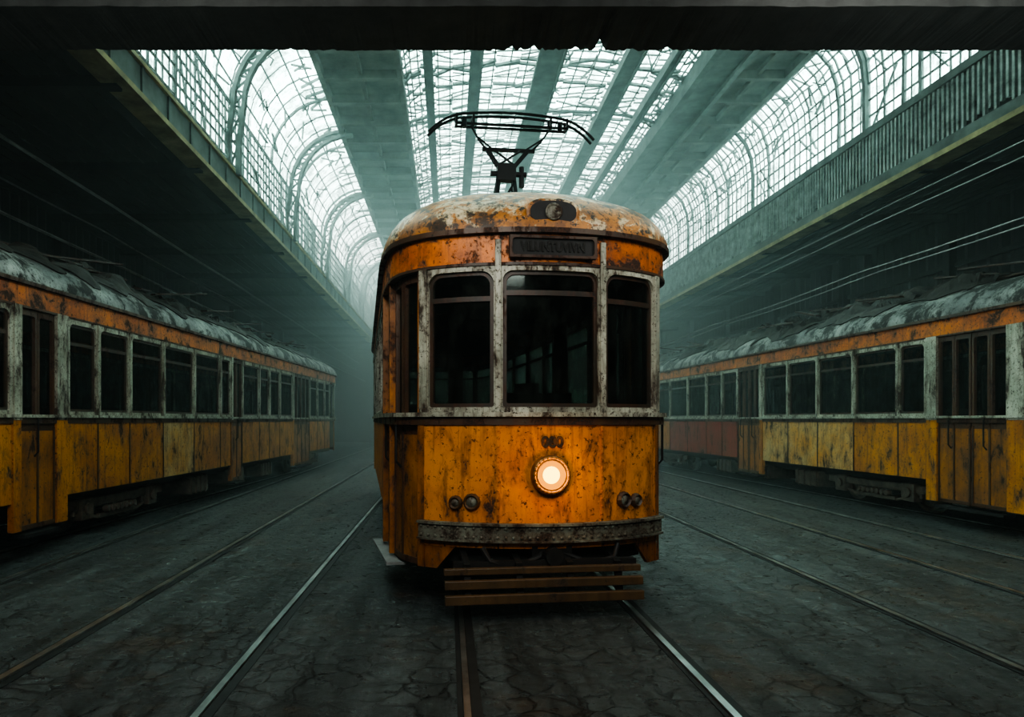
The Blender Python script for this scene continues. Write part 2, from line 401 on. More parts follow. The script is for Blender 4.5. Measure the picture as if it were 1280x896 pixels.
LC=10.5
oc=Outline(LC)
T=empty('tram',(.81,5.29,0),R(7),label="rusty orange vintage tram with cream window posts and lit headlight",category="tram")
common(oc,T,M_roofc,2.98,.60,M_fas)
MB().patch(oc.m,-1.05,1.05,.50,1.5,-.05,-.022,nu=40).obj('inner_skin',M_in,T)
for sg in (-1,1):
    MB().patch(oc.m,sg*2.38,sg*(oc.U),.62,1.5,-.05,-.022,nu=60).obj('inner_skin',M_in,T)
for a,b in ((-1.04,-.42),(-.42,.42),(.42,1.04)):
    MB().patch(oc.m,a+.005,b-.005,.50,1.46,-.022,.004,nu=24).obj('front_panel',M_or,T,smooth='angle')
strips(oc,T,(-.42,.42),.72,1.455,M_or,.024)
MB().patch(oc.m,-1.0,1.0,.36,.56,-.16,-.13,nu=30).obj('inner_valance',M_in,T)
for sg in (-1,1):
    ap=MB().patch(oc.m,sg*.74,sg*.92,.53,.56,-.03,.0,z0b=.32,nu=10).patch(oc.m,sg*.92,sg*1.08,.32,.56,-.03,.0)
    ap.obj('apron',M_door,T)
    MB().patch(oc.m,sg*1.035,sg*1.10,.32,2.72,-.08,.012).obj('corner_post',M_door,T)
    MB().patch(oc.m,sg*1.0,sg*1.07,1.56,2.70,.0,.03).obj('corner_post',M_wh,T)
    door_leaf(oc,T,sg*1.10,sg*1.68,.32,2.70,M_door2,.03)
    MB().patch(oc.m,sg*1.68,sg*1.73,.32,2.72,-.08,.012).obj('door_post',M_door,T)
    door_leaf(oc,T,sg*1.73,sg*2.29,.32,2.70,M_door2,.03)
    MB().patch(oc.m,sg*2.28,sg*2.40,.32,2.72,-.05,.02).obj('door_post',M_door,T)
    ed=[oc.uy(1.62)+ .02+i*(LC-3.24)/7 for i in range(8)]
    panels(oc,T,ed,.62,1.46,[M_or],sg)
    for i in range(7): window_unit(oc,T,sg*ed[i],sg*ed[i+1],1.56,2.70)
    MB().patch(oc.m,sg*ed[-1],sg*oc.U,.5,1.46,-.02,.004,nu=24).obj('rear_panel',M_or,T)
    window_unit(oc,T,sg*ed[-1],sg*(ed[-1]+1.2),1.56,2.70)
    window_unit(oc,T,sg*(ed[-1]+1.2),sg*oc.U,1.56,2.70)
MB().beam((-1.18,.62,.285),(-1.28,1.80,.285),.17,.025).obj('step_board',M_step,T)
window_unit(oc,T,-.42,.42,1.56,2.72,l=.035,r=.035,rad=.08,split=.84)
window_unit(oc,T,-1.04,-.42,1.56,2.72,l=.05,r=.035,rad=.10,split=.80)
window_unit(oc,T,.42,1.04,1.56,2.72,l=.035,r=.05,rad=.10,split=.80)
for u in (-.42,.42):
    MB().patch(oc.m,u-.024,u+.024,1.56,2.90,.012,.032).obj('window_post',M_wh,T,bevel=.006)
b=MB().patch(oc.m,-1.06,1.06,.565,.685,.0,.05,nu=60)
b.patch(oc.m,-1.06,1.06,.68,.70,.0,.07,nu=60); b.patch(oc.m,-1.06,1.06,.553,.568,.0,.065,nu=60)
for i in range(35):
    u=-1.03+i*2.06/34
    for z in (.66,.59): b.lathe(oc.m(u,z,.048),Vector(oc.m(u,z,1))-Vector(oc.m(u,z,0)),[(0,.014),(.009,.012),(.015,.0)],7)
b.obj('bumper',M_bump,T,smooth='angle')
sg_=MB().ring(lambda u,z,o_: (u,-.02-o_,z),-.345,.345,2.75,2.92,.02,.02,.02,.02,.03,.03,-.02,.03).obj('destination_sign',M_gut,T)
MB().box(-.335,.335,-.03,.05,2.76,2.91).obj('sign_plate',M_dk,sg_)
text('VILUNTUVIVN',.10,(0,-.034,2.835),M_txt2,sg_,'sign_lettering',sx=.80)
text('080',.115,(.0,-.012,1.325),M_txt,T,'fleet_number',sx=1.0,off=.006)
HX=-.02
h=MB().lathe((HX,.0,1.075),(0,-1,0),[(-.02,.15),(.03,.155),(.06,.15),(.075,.135),(.06,.118),(.02,.11)],36).obj('headlight',M_rst,T,smooth=True)
rim=MB().lathe((HX,.0,1.075),(0,-1,0),[(.058,.12),(.07,.115),(.066,.108)],36)
for i in range(24):
    a=2*math.pi*i/24; rim.lathe((HX+.134*math.cos(a),-.07,1.075+.134*math.sin(a)),(0,-1,0),[(0,.009),(.01,.006),(.012,0)],6)
rim.obj('headlight_rim',M_rst,h,smooth=True)
MB().lathe((HX,.0,1.075),(0,-1,0),[(.012,.0),(.015,.05),(.03,.09),(.05,.112)],30).obj('reflector',M_lit,h,smooth=True)
MB().lathe((HX,.0,1.075),(0,-1,0),[(.02,.055),(.05,.068),(.075,.054),(.085,.025),(.088,.0)],20).obj('bulb',M_bulb,h,smooth=True)
for sx in (-1,1):
    for k,(u_,r) in enumerate(((.625,.052),(.755,.042))):
        u=sx*u_
        p=Vector(oc.m(u,.86-.01*k,0)); n=(Vector(oc.m(u,.86-.01*k,1))-p)
        l=MB().lathe(p,n,[(-.01,r+.016),(.02,r+.016),(.045,r+.002),(.03,r-.012)],12).obj('marker_lamp',M_gut,T,smooth=False)
        MB().lathe(p,n,[(.026,r-.008),(.038,r*.6),(.042,.0)],12).obj('lamp_lens',M_bump,l,smooth=True)
# roof lamp housing
def oval(a,b,n=36,p=2.6):
    return [(a*math.copysign(abs(math.cos(t))**(2/p),math.cos(t)),b*math.copysign(abs(math.sin(t))**(2/p),math.sin(t))) for t in [2*math.pi*i/n for i in range(n)]]
def ovalbox(a,b,cz,y0,y1,s1=1.0):
    q=oval(a,b); n=len(q)
    vs=[(x,y0,cz+z) for x,z in q]+[(x*s1,y1,cz+z*s1) for x,z in q]
    return MB().add(vs,[tuple(range(n))]+[(i,(i+1)%n,n+(i+1)%n,n+i) for i in range(n)])
CZ=3.105
hh=ovalbox(.215,.118,CZ,-.03,.7).obj('roof_lamp_housing',M_roofc,T,bevel=.02)
ovalbox(.182,.088,CZ,-.042,.0).obj('housing_face',M_dk,hh)
MB().lathe((0,-.041,CZ),(0,-1,0),[(0,.066),(.014,.068),(.020,.060),(.012,.048)],26).obj('roof_lamp_rim',M_bump,hh,smooth=True)
MB().lathe((0,-.041,CZ),(0,-1,0),[(.008,.052),(.012,.040),(.008,.028),(.014,.02),(.016,.0)],22).obj('roof_lamp_lens',M_bump,hh,smooth=True)
for y in (1.2,2.6,5.0,7.4):
    MB().tube([(x,y,roofz(x,2.98,.60,w=1.28)+.003) for x in [-1.1+2.2*i/22 for i in range(23)]],.016,6).obj('roof_rib',M_roofc,T)
MB().box(-.95,.95,.5,LC-.5,.44,.66).obj('underframe',M_dk,T)
bogie(T,2.6); bogie(T,LC-2.4)
hs=MB()
hs.tube([(-.55,.0,.52),(-.5,-.03,.42),(-.3,-.02,.36),(-.1,.0,.44),(-.05,.05,.52)],.025,8)
hs.tube([(.55,.05,.52),(.5,-.0,.42),(.3,-.0,.38),(.1,.02,.46),(.05,.05,.52)],.022,8)
hs.cyl((0,.1,.45),(0,-.09,.45),.07,16); hs.box(-.16,.16,.0,.3,.38,.52)
hs.obj('coupling_and_hoses',M_dk,T)
for z0,z1,y in ((.335,.385,-.12),(.24,.305,-.17),(.13,.20,-.19)):
    MB().box(-.86,.67,y,y+.05,z0,z1).obj('fender_slat',M_slat,T,bevel=.006)
f=MB()
for x in (-.68,-.28,.12,.5):
    f.beam((x,-.13,.12),(x,-.06,.40),.05,.03,(0,1,0)); f.beam((x,-.08,.39),(x,.35,.50),.05,.04)
f.box(-.78,.66,-.05,.02,.36,.42)
f.obj('fender_bracket',M_dk,T)
o2=lambda u,z,off:(u,1.75+off,z)
MB().ring(o2,-.55,.6,.76,2.88,.1,.1,.85,.35,.05,.02,-.02,.02).obj('cab_partition',M_sash,T)
MB().ring(o2,-1.18,-.55,.76,2.88,.1,.05,.9,.3,.05,.02,-.02,.02).obj('cab_partition',M_sash,T)
MB().ring(o2,.6,1.18,.76,2.88,.05,.1,.9,.3,.05,.02,-.02,.02).obj('cab_partition',M_sash,T)
MB().box(-.3,.25,.3,.55,.76,1.72).cyl((-.1,.42,1.72),(-.1,.42,1.8),.1,14).obj('driver_console',M_dk,T)
def bench(T,x,y):
    b=MB().box(x-.42,x+.42,y-.2,y+.22,1.12,1.19).box(x-.42,x+.42,y+.18,y+.23,1.19,1.66)
    b.box(x-.38,x-.33,y-.15,y+.2,.76,1.12).box(x+.33,x+.38,y-.15,y+.2,.76,1.12); b.obj('bench_seat',M_sash,T,bevel=.01)
for y in (2.8,3.8,4.8,5.8,6.8,7.8):
    for x in (-.72,.72): bench(T,x,y)
# pantograph
pb=MB(); PX=.06
for sx in (-1,1):
    for y in (1.80,2.25):
        pb.beam((PX+sx*.13-.03,y,3.5),(PX+sx*.08,2.02,4.12),.04,.035)
pb.beam((-.22,1.8,3.60),(.32,1.8,3.60),.05,.05); pb.beam((-.22,2.25,3.60),(.32,2.25,3.60),.05,.05)
pb.beam((PX-.10,1.9,3.84),(PX+.10,1.9,3.84),.03,.03); pb.beam((PX-.12,1.85,3.7),(PX+.09,1.98,4.05),.02,.02)
pb.box(PX-.10,PX+.10,1.97,2.07,4.06,4.24); pb.cyl((PX-.17,2.02,4.14),(PX+.22,2.02,4.14),.03,10); pb.cyl((PX+.17,2.02,4.0),(PX+.17,2.02,4.22),.03,10)
pb.beam((PX-.09,2.02,4.22),(PX-.20,2.02,4.385),.04,.045); pb.beam((PX+.09,2.02,4.22),(PX+.23,2.02,4.385),.04,.045)
pb.beam((PX-.26,2.02,4.395),(PX+.31,2.02,4.395),.04,.035); pb.beam((PX-.1,2.0,4.22),(PX+.15,2.0,4.38),.02,.02); pb.beam((PX+.1,2.0,4.22),(PX-.13,2.0,4.38),.02,.02)
P=pb.obj('pantograph',M_blk,T,bevel=.004)
MB().tube([(PX-.22,2.02,4.395),(PX-.30,2.02,4.50),(PX-.38,2.02,4.64)],.012,6).beam((PX-.32,2.02,4.53),(PX-.16,2.02,4.41),.015,.015).obj('pantograph_arm',M_blk,P)
MB().tube([(PX+.28,2.02,4.395),(PX+.38,2.02,4.50),(PX+.48,2.02,4.64)],.012,6).beam((PX+.40,2.02,4.53),(PX+.22,2.02,4.41),.015,.015).obj('pantograph_arm',M_blk,P)
bw=MB(); BX=.12
for y,z in ((1.97,4.64),(2.07,4.645)): bw.beam((BX-.60,y,z),(BX+.60,y,z),.022,.024)
for x in (-.60,-.42,.42,.60):
    bw.beam((BX+x,1.96,4.64),(BX+x,2.08,4.645),.022,.022)
    for y in (1.97,2.07): bw.beam((BX+x,y,4.63),(BX+x,y,4.745),.022,.022,(0,1,0))
for x in (-.52,.52): bw.cyl((BX+x,1.97,4.60),(BX+x,1.97,4.68),.028,10)
for yy in (1.97,2.07):
    bow=[]
    for i in range(37):
        t=-1+2*i/36; ax=abs(t)*.90
        z=4.775-.03*(ax/.5)**2 if ax<.5 else 4.745-.035*((ax-.5)/.4)-.18*((ax-.5)/.4)**2.2
        bow.append((BX+math.copysign(ax,t),yy,z))
    bw.tube(bow,.015,8)
bw.obj('contact_bow',M_blk,P)

# ================================================================== side trams
RISE=.54
def side_tram(L,loc,rot,sign,cells,label,paint):
    o=Outline(L)
    T=empty('tram',loc,rot,label=label,category='tram',group='derelict trams parked beside the walls')
    common(o,T,M_canvas,2.98,RISE,M_fas)
    MB().patch(o.m,-1.9,1.9,.5,1.5,-.05,-.022,nu=40).obj('inner_skin',M_in,T)
    for s2 in (-1,1):
        MB().patch(o.m,s2*1.9,s2*o.U,.62,1.5,-.05,-.022,nu=80).obj('inner_skin',M_in,T)
    for a,b in ((-1.04,-.42),(-.42,.42),(.42,1.04)):
        MB().patch(o.m,a+.006,b-.006,.50,1.46,-.022,.004).obj('front_panel',paint,T)
        window_unit(o,T,a,b,1.56,2.72)
    for s2 in (-1,1):
        MB().patch(o.m,s2*1.04,s2*o.us,.5,1.46,-.022,.004).obj('side_panel',paint,T)
        window_unit(o,T,s2*1.04,s2*1.7,1.56,2.70); window_unit(o,T,s2*1.7,s2*o.us,1.56,2.70)
        MB().patch(o.m,s2*(o.U-1.9),s2*o.U,.5,1.46,-.022,.004,nu=24).obj('rear_panel',paint,T)
        window_unit(o,T,s2*(o.U-1.04),s2*o.U,1.56,2.70)
        window_unit(o,T,s2*(o.U-1.9),s2*(o.U-1.04),1.56,2.70)
    MB().patch(o.m,-1.06,1.06,.535,.70,.0,.055,nu=40).obj('bumper',M_bump,T)
    for y0,y1,kind,mat in cells:
        a,b=o.uy(y0),o.uy(y1)
        if kind=='w':
            window_unit(o,T,sign*a,sign*b,1.56,2.70,l=.05,r=.05,rad=.07,split=.78)
            MB().patch(o.m,sign*(a+.012),sign*(b-.012),.62,1.46,-.02,.004).obj('side_panel',mat,T)
            MB().patch(o.m,sign*a-.03,sign*a+.03,1.56,2.70,.0,.03).obj('window_post',M_wh,T)
            MB().patch(o.m,sign*a-.012,sign*a+.012,.62,1.46,.0,.012).obj('seam_strip',M_gut,T)
        elif kind=='d':
            mid=(a+b)/2; w=b-a
            if w>.8:
                door_leaf(o,T,sign*a,sign*(mid-.01),.32,2.70,mat); door_leaf(o,T,sign*(mid+.01),sign*b,.32,2.70,mat)
            else: door_leaf(o,T,sign*a,sign*b,.32,2.70,mat)
            MB().patch(o.m,sign*a,sign*b,.24,.28,-.1,.06).obj('step_board',M_dk,T)
        elif kind=='p':
            MB().patch(o.m,sign*a,sign*b,1.5,2.72,-.05,.03).obj('window_post',M_wh,T)
            MB().patch(o.m,sign*a,sign*b,.32,1.5,-.05,.02).obj('door_post',mat,T)
    n=int((L-3.2)/1.05)
    for i in range(n):
        a=o.uy(1.6+(L-3.5)*i/n); b=o.uy(1.6+(L-3.5)*(i+1)/n)
        window_unit(o,T,-sign*a,-sign*b,1.56,2.70,pane=False)
        MB().patch(o.m,-sign*a,-sign*b,.62,1.46,-.02,.004).obj('side_panel',paint,T)
    MB().box(-.95,.95,.5,L-.5,.46,.66).obj('underframe',M_dk,T)
    for y in (L*.40,L*.5,L*.6):
        e=MB().box(-1.08,1.08,y-.4,y+.4,.22,.5)
        for k in range(4): e.box(-1.1,1.1,y-.35+k*.2,y-.31+k*.2,.2,.52)
        e.obj('equipment_box',M_bog,T,bevel=.015)
    bogie(T,5.3 if sign<0 else 5.0); bogie(T,L-3.6)
    y=2.5
    while y<L-2:
        bench(T,-.72,y); bench(T,.72,y); y+=1.05
    b=MB(); zt=2.98+RISE
    for x in (-.28,-.09,.10,.29): b.box(x-.08,x+.08,1.8,L-1.8,zt+.03,zt+.055)
    y=2.0
    while y<L-1.8: b.box(-.4,.4,y-.03,y+.03,zt-.06,zt+.035); y+=.8
    b.obj('roof_walkway',M_sash,T)
    return T,o
cL=[(1.75,2.5,'w',M_yel),(2.5,2.62,'p',M_yel),(2.62,3.22,'d',M_door2),(3.22,3.42,'p',M_yel),
    (3.42,4.07,'w',M_yel),(4.07,4.85,'w',M_yel),(4.85,5.84,'w',M_yel),(5.84,6.95,'w',M_yel2),(6.95,8.1,'w',M_yel),(8.1,8.62,'w',M_yel),
    (8.62,8.7,'p',M_door),(8.7,9.25,'d',M_door),(9.25,10.3,'w',M_yel),(10.3,11.0,'w',M_yel),(11.0,11.8,'w',M_yel),(11.8,12.9,'w',M_yel),
    (12.9,13.0,'p',M_yel),(13.0,14.6,'d',M_door),(14.6,15.5,'w',M_yel),(15.5,16.4,'w',M_yel),(16.4,17.1,'w',M_yel)]
TL,oL=side_tram(18.9,(-5.92,4.65,0),R(-3.0),1,cL,"derelict ochre tram with torn grey roof parked by dark wall",M_yel)
cR=[(1.65,2.2,'w',M_yel),(2.2,2.45,'p',M_yel),(2.45,3.62,'d',M_door2),(3.62,3.82,'p',M_yel),(3.82,4.42,'w',M_yel),
    (4.42,5.5,'w',M_yel),(5.5,6.55,'w',M_yel2),(6.55,7.56,'w',M_yel2),(7.56,8.56,'w',M_yel2),(8.56,8.68,'p',M_yel),(8.68,9.7,'d',M_door),
    (9.7,10.5,'w',M_red),(10.5,11.4,'w',M_red),(11.4,12.6,'w',M_red),(12.6,13.9,'w',M_red),(13.9,15.0,'w',M_yel),(15.0,16.3,'w',M_yel)]
TR,oR=side_tram(18.0,(8.56,6.34,0),R(3.0),-1,cR,"derelict yellow tram with red panels and rags on its roof",M_yel)

def to_world(T,p):
    return Matrix.Translation(T.location)@Matrix.Rotation(T.rotation_euler[2],4,'Z')@Vector(p)
def tarp(T,y0,y1,x0,x1,amp,seed,label,mat=M_tarp,base=2.98+RISE+.07):
    nx,ny=34,int((y1-y0)*20); vs=[];fs=[]
    for j in range(ny+1):
        for i in range(nx+1):
            fx=i/nx; fy=j/ny
            x=x0+(x1-x0)*fx+.36*noise.noise(Vector((fx*2,fy*(y1-y0)*2.2,seed))); y=y0+(y1-y0)*fy+.25*noise.noise(Vector((fx*5+5,fy*2,seed)))
            x=max(-1.24,min(1.24,x))
            zb=max(roofz(x,2.98,RISE)+.02, base if abs(x)<.42 else 0)
            f1=abs(noise.noise(Vector((x*1.0+y*.6,y*2.2,seed)))); f2=max(0,.20-abs(noise.noise(Vector((x*1.6,y*4.5+x,seed+3))))); f3=noise.noise(Vector((x*7,y*7,seed+5)))
            q=f1*.8+f2*1.7+max(0,f3)*.15
            e=min(1,5*min(fx,1-fx)+.06)*min(1,6*min(fy,1-fy)+.1)
            vs.append(to_world(T,(x,y,zb+amp*max(q,0)*e)))
    n=nx+1
    for j in range(ny):
        for i in range(nx): fs.append((j*n+i,j*n+i+1,(j+1)*n+i+1,(j+1)*n+i))
    o=MB().add(vs,fs).obj('tarpaulin',mat,None,smooth=False,label=label,category='tarpaulin',group='crumpled covers on the tram roofs')
    md=o.modifiers.new('s','SOLIDIFY'); md.thickness=.015; return o
lab="crumpled dark canvas cover lying on derelict tram roof"; lab2="torn grey sheet peeling off derelict tram roof"
for k,(a,b,x0,x1,amp) in enumerate(((3.5,4.75,-1.0,.7,.30),(5.1,7.0,-1.15,.7,.40),(7.4,9.3,-1.1,.6,.36),(9.7,11.9,-1.15,.7,.36),(12.3,13.9,-1.0,.7,.28),(14.4,16.6,-1.1,.7,.24))):
    tarp(TR,a,b,x0,x1,amp,a,lab2 if k%2 else lab,M_tarp2 if k%2 else M_tarp)
for k,(a,b,x0,x1,amp) in enumerate(((1.8,3.6,-.5,1.05,.20),(3.9,6.0,-.6,1.15,.28),(6.4,8.1,-.6,1.1,.24),(8.5,11.3,-.7,1.15,.26),(11.8,13.5,-.6,1.0,.2),(14,16.5,-.6,1.05,.18))):
    tarp(TL,a,b,x0,x1,amp,a+20,lab2 if k%2 else lab,M_tarp2 if k%2 else M_tarp)
for T_,n_,sx in ((TR,18,-1),(TL,18,1)):
    for i in range(n_):
        y=2.9+i*.72+random.uniform(-.2,.2); x=sx*random.uniform(.3,.95); L_=random.uniform(.6,1.6); an=random.uniform(-.8,.8)
        z=roofz(x,2.98,RISE)+.13+random.uniform(0,.06)
        p=to_world(T_,(x,y,z)); q=to_world(T_,(x+math.sin(an)*L_*.5,y+math.cos(an)*L_,z+random.uniform(-.02,.24)))
        MB().beam(p,q,random.uniform(.04,.13),.025).obj('plank',M_sash,None,label='loose weathered plank lying on derelict tram roof',category='plank',group='loose planks on the tram roofs')

# ================================================================== the hall
YB=46; XL=-8.7; XR=11.2
def st(o,lab=None):
    o['kind']='structure'
    if lab: o['label']=lab
    return o
MB().add([(XL,-6,0),(XR,-6,0),(XR,YB,0),(XL,YB,0)],[(0,1,2,3)]).obj('floor',M_gr,kind='structure',label='dark cracked stone paving of the tram shed')
def corr(x,y0,y1,z0,z1,sg,name):
    b=MB(); n=int((y1-y0)/.3); vs=[];fs=[]
    for i in range(n*2+1):
        y=y0+(y1-y0)*i/(n*2); xx=x+sg*(.05 if (i//1)%2 else 0)
        vs+= [(xx,y,z0),(xx,y,z1)]
    for i in range(n*2): fs.append((2*i,2*i+1,2*i+3,2*i+2))
    b.add(vs,fs)
    b.box(min(x,x-sg*.1),max(x,x-sg*.1),y0,y1,z0,z1)
    y=y0+1
    while y<y1:
        b.box(min(x,x+sg*.22),max(x,x+sg*.22),y-.1,y+.1,z0,z1); y+=4
    for z in (1.6,3.6,4.9): b.box(min(x,x+sg*.1),max(x,x+sg*.1),y0,y1,z-.05,z+.05)
    return st(b.obj(name,M_wall),'dark corrugated shed wall with upright posts')
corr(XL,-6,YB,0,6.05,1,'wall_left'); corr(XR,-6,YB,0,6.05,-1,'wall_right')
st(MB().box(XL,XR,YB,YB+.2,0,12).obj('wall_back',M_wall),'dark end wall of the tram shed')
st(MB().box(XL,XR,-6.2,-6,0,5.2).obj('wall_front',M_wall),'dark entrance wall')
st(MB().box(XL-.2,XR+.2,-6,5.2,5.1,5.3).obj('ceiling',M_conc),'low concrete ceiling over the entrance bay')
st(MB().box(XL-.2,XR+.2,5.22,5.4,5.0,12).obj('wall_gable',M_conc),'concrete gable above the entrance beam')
nx=900; vs=[];fs=[]
for i in range(nx+1):
    x=XL+(XR-XL)*i/nx
    k=noise.noise(Vector((x*1.7,0,3)))*.02+noise.noise(Vector((x*7,0,3)))*.015
    k2=noise.noise(Vector((x*.9,5,3)))*.015+abs(noise.noise(Vector((x*9,4,3))))*.014+abs(noise.noise(Vector((x*28,4,3))))*.014
    dm=max(0,1-abs(x-1.1)/.9)*(max(0,noise.noise(Vector((x*11,2,9)))-.05)*.22+max(0,noise.noise(Vector((x*37,2,9))))*.07)
    vs+= [(x,4.95,5.15),(x,4.95+k,4.51+k),(x,5.5,4.485+k2+dm),(x,5.5,5.15)]
for i in range(nx):
    for j in range(4): fs.append((i*4+j,i*4+(j+1)%4,i*4+4+(j+1)%4,i*4+4+j))
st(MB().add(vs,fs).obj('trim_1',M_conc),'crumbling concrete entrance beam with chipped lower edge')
def aisle(x0,x1,name):
    b=MB().box(x0,x1,5.3,YB,6.02,6.12)
    x=x0+.25
    while x<x1: b.box(x-.012,x+.012,5.4,YB,6.0,6.03); x+=.25
    y=6.0
    while y<YB: b.box(x0,x1,y-.08,y+.08,5.88,6.03); y+=3.0
    return st(b.obj(name,M_ceil),'dark boarded aisle ceiling')
aisle(XL-.15,-4.35,'ceiling.001'); aisle(8.35,XR+.15,'ceiling.002')
NX0,NX1=-4.4,8.4
b=MB().box(NX0-.12,NX0+.12,5.4,YB,5.98,6.45)
y=5.9
while y<30:
    b.box(NX0+.11,NX0+.15,y-.04,y+.04,6.0,6.43); y+=.9
st(b.obj('trim_2',M_steel),'riveted steel edge beam under clerestory')
st(MB().box(NX0-.16,NX0+.2,5.4,YB,5.92,6.0).box(NX0-.1,NX0+.17,5.4,YB,6.43,6.49).obj('trim_3',M_trimy),'ochre edge trim')
st(MB().box(NX1-.12,NX1+.12,5.4,YB,5.98,6.2).obj('trim_4',M_steel),'steel edge beam under slatted band')
st(MB().box(NX1-.2,NX1+.16,5.4,YB,5.90,5.99).obj('trim_5',M_trimy),'ochre edge trim')
b=MB(); y=5.5
while y<YB:
    b.box(NX1-.08,NX1-.03,y-.025,y+.025,6.18+random.choice((0,0,0,.05,.12)),7.12); y+=.11
b.box(NX1-.02,NX1+.0,5.4,YB,6.5,6.56); b.box(NX1-.02,NX1+.0,5.4,YB,6.85,6.89)
st(b.obj('trim_6',M_slw),'pale row of narrow weathered balusters')
st(MB().box(NX1+.06,NX1+.1,5.4,YB,6.15,7.15).obj('trim_17',M_ceil),'dark boarding behind balusters')
st(MB().box(NX1-.12,NX1+.1,5.4,YB,7.12,7.26).obj('trim_7',M_steel),'steel rail above balusters')
def glaze(idx,sec,ystep,bw,pw,purl,label,jit=.02,diag=1.2):
    b=MB(); y=5.5
    while y<YB:
        w=bw*random.choice((.6,.7,.8,1,1.8))
        for i in range(len(sec)-1):
            (x0,z0),(x1,z1)=sec[i],sec[i+1]
            b.beam((x0,y+random.uniform(-jit,jit),z0),(x1,y+random.uniform(-jit,jit),z1),w,w*1.3,(0,1,0))
        y+=ystep*random.uniform(.75,1.25)
    for t in purl:
        f=t*(len(sec)-1); i=min(int(f),len(sec)-2); q=f-i
        x=sec[i][0]*(1-q)+sec[i+1][0]*q; z=sec[i][1]*(1-q)+sec[i+1][1]*q
        b.box(x-pw/2,x+pw/2,5.4,YB,z-pw/2,z+pw/2)
    for k in range(int((YB-5)*diag)):
        f=random.random()*(len(sec)-1); i=min(int(f),len(sec)-2); q=f-i
        x=sec[i][0]*(1-q)+sec[i+1][0]*q; z=sec[i][1]*(1-q)+sec[i+1][1]*q; yy=random.uniform(5.6,YB-2)
        i2=(i+1) if i+2<len(sec) else i-1
        b.beam((x,yy,z-.02),(sec[i2][0],yy+random.uniform(-.8,.8),sec[i2][1]-.02),random.uniform(.02,.07),.02,(0,1,0))
    o=st(b.obj('window_%d'%idx,M_bars),label)
    g=MB(); vs=[];fs=[]
    for x,z in sec: vs+= [(x,5.4,z+.02),(x,YB,z+.02)]
    for i in range(len(sec)-1): fs.append((2*i,2*i+1,2*i+3,2*i+2))
    g.add(vs,fs).obj('glass_pane',M_sky,o,kind='structure')
    return o
def ell(x0,z0,x1,z1,n):
    r=[]
    for i in range(n+1):
        a=math.pi/2*i/n
        r.append((x0+(x1-x0)*(1-math.cos(a)),z0+(z1-z0)*math.sin(a)))
    return r
glaze(1,[(-4.4,6.49),(-4.4,7.2),(-4.4,7.9)],.24,.034,.032,[0.02,.16,.33,.5,.66,.83,.98],'grid of clerestory window panes')
secL=ell(-4.4,7.9,-2.9,9.5,8)
glaze(2,secL,.7,.03,.03,[0.01,.16,.33,.5,.7,.85],'curved roof glazing over the clerestory',diag=6)
VR=.4
vault=[]
for i in range(19):
    a=math.pi*i/18; vault.append((2.3-3.4*math.cos(a),9.62+VR*math.sin(a)))
glaze(3,vault,.24,.034,.03,[i/26 for i in range(1,26)],'arched central roof of glass panes',jit=.18,diag=12)
secR=[(NX1,7.26),(NX1,8.2),(NX1-.05,8.7),(NX1-.2,9.1),(NX1-.45,9.38),(7.7,9.5)]
glaze(4,secR,.25,.03,.032,[.06,.13,.2,.28,.38,.5,.65,.82],'grid of window panes above balusters',diag=6)
def band(x0,x1,name,lab,step):
    b=MB().box(x0,x1,5.4,YB,9.5,9.62); b.box(x0-.06,x0+.06,5.4,YB,9.3,9.6); b.box(x1-.06,x1+.06,5.4,YB,9.3,9.6)
    y=6
    while y<YB: b.box(x0,x1,y-.07,y+.07,9.30,9.52); y+=step
    b.box((x0+x1)/2-.04,(x0+x1)/2+.04,5.4,YB,9.38,9.5)
    return st(b.obj(name,M_band),lab)
band(-2.9,-1.1,'trim_8','panelled longitudinal roof soffit',1.2)
band(6.45,7.75,'trim_9','panelled longitudinal roof soffit',1.2)
st(MB().box(5.65,6.45,5.4,YB,9.3,9.65).box(5.6,5.75,5.4,YB,9.2,9.4).box(6.38,6.5,5.4,YB,9.2,9.4).obj('trim_10',M_steel),'deep longitudinal roof girder')
for k,x in enumerate((-.45,.65,2.35,4.2,5.1)):
    z=9.62+VR*math.sqrt(max(0,1-((x-2.3)/3.4)**2))
    w=(.06,.10,.26,.16,.05)[k]
    st(MB().box(x-w,x+w,5.4,YB,z-.30,z-.04).box(x-w-.05,x-w+.02,5.4,YB,z-.34,z-.27).box(x+w-.02,x+w+.05,5.4,YB,z-.34,z-.27).obj('trim_%d'%(11+k),M_steel),'longitudinal roof girder')
def arch(path,w,dep,lab,lattice=0,name='roof_arch'):
    b=MB()
    if not lattice:
        for i in range(len(path)-1): b.beam(path[i],path[i+1],w,dep,(0,1,0))
    else:
        cx=2.0; cz=6.8
        inner=[]
        for x,y,z in path:
            d=Vector((cx-x,0,cz-z)).normalized()*lattice; inner.append((x+d.x,y,z+d.z))
        for i in range(len(path)-1):
            b.beam(path[i],path[i+1],w,dep,(0,1,0)); b.beam(inner[i],inner[i+1],w,dep,(0,1,0))
            b.beam(path[i],inner[i+1],w*.45,w*.45,(0,1,0)); b.beam(path[i+1],inner[i+1],w*.45,w*.45,(0,1,0))
    return b.obj(name,M_steel,None,label=lab,category='arch',group='steel arches carrying the glass roof')
y=8.6
while y<YB:
    p=[(x+.1,y,z-.12) for x,z in ([(-4.5,6.5),(-4.5,7.2)]+secL)]
    arch(p,.08,.14,'curved lattice steel rib beneath the side roof glazing',.22)
    p=[(x-.06,y,z-.06) for x,z in secR]
    arch(p,.06,.10,'curved steel rib above the baluster band')
    p=[(x,y,z-.06) for x,z in vault]
    arch(p,.05,.09,'wide steel rib spanning the central glass vault')
    y+=5.0
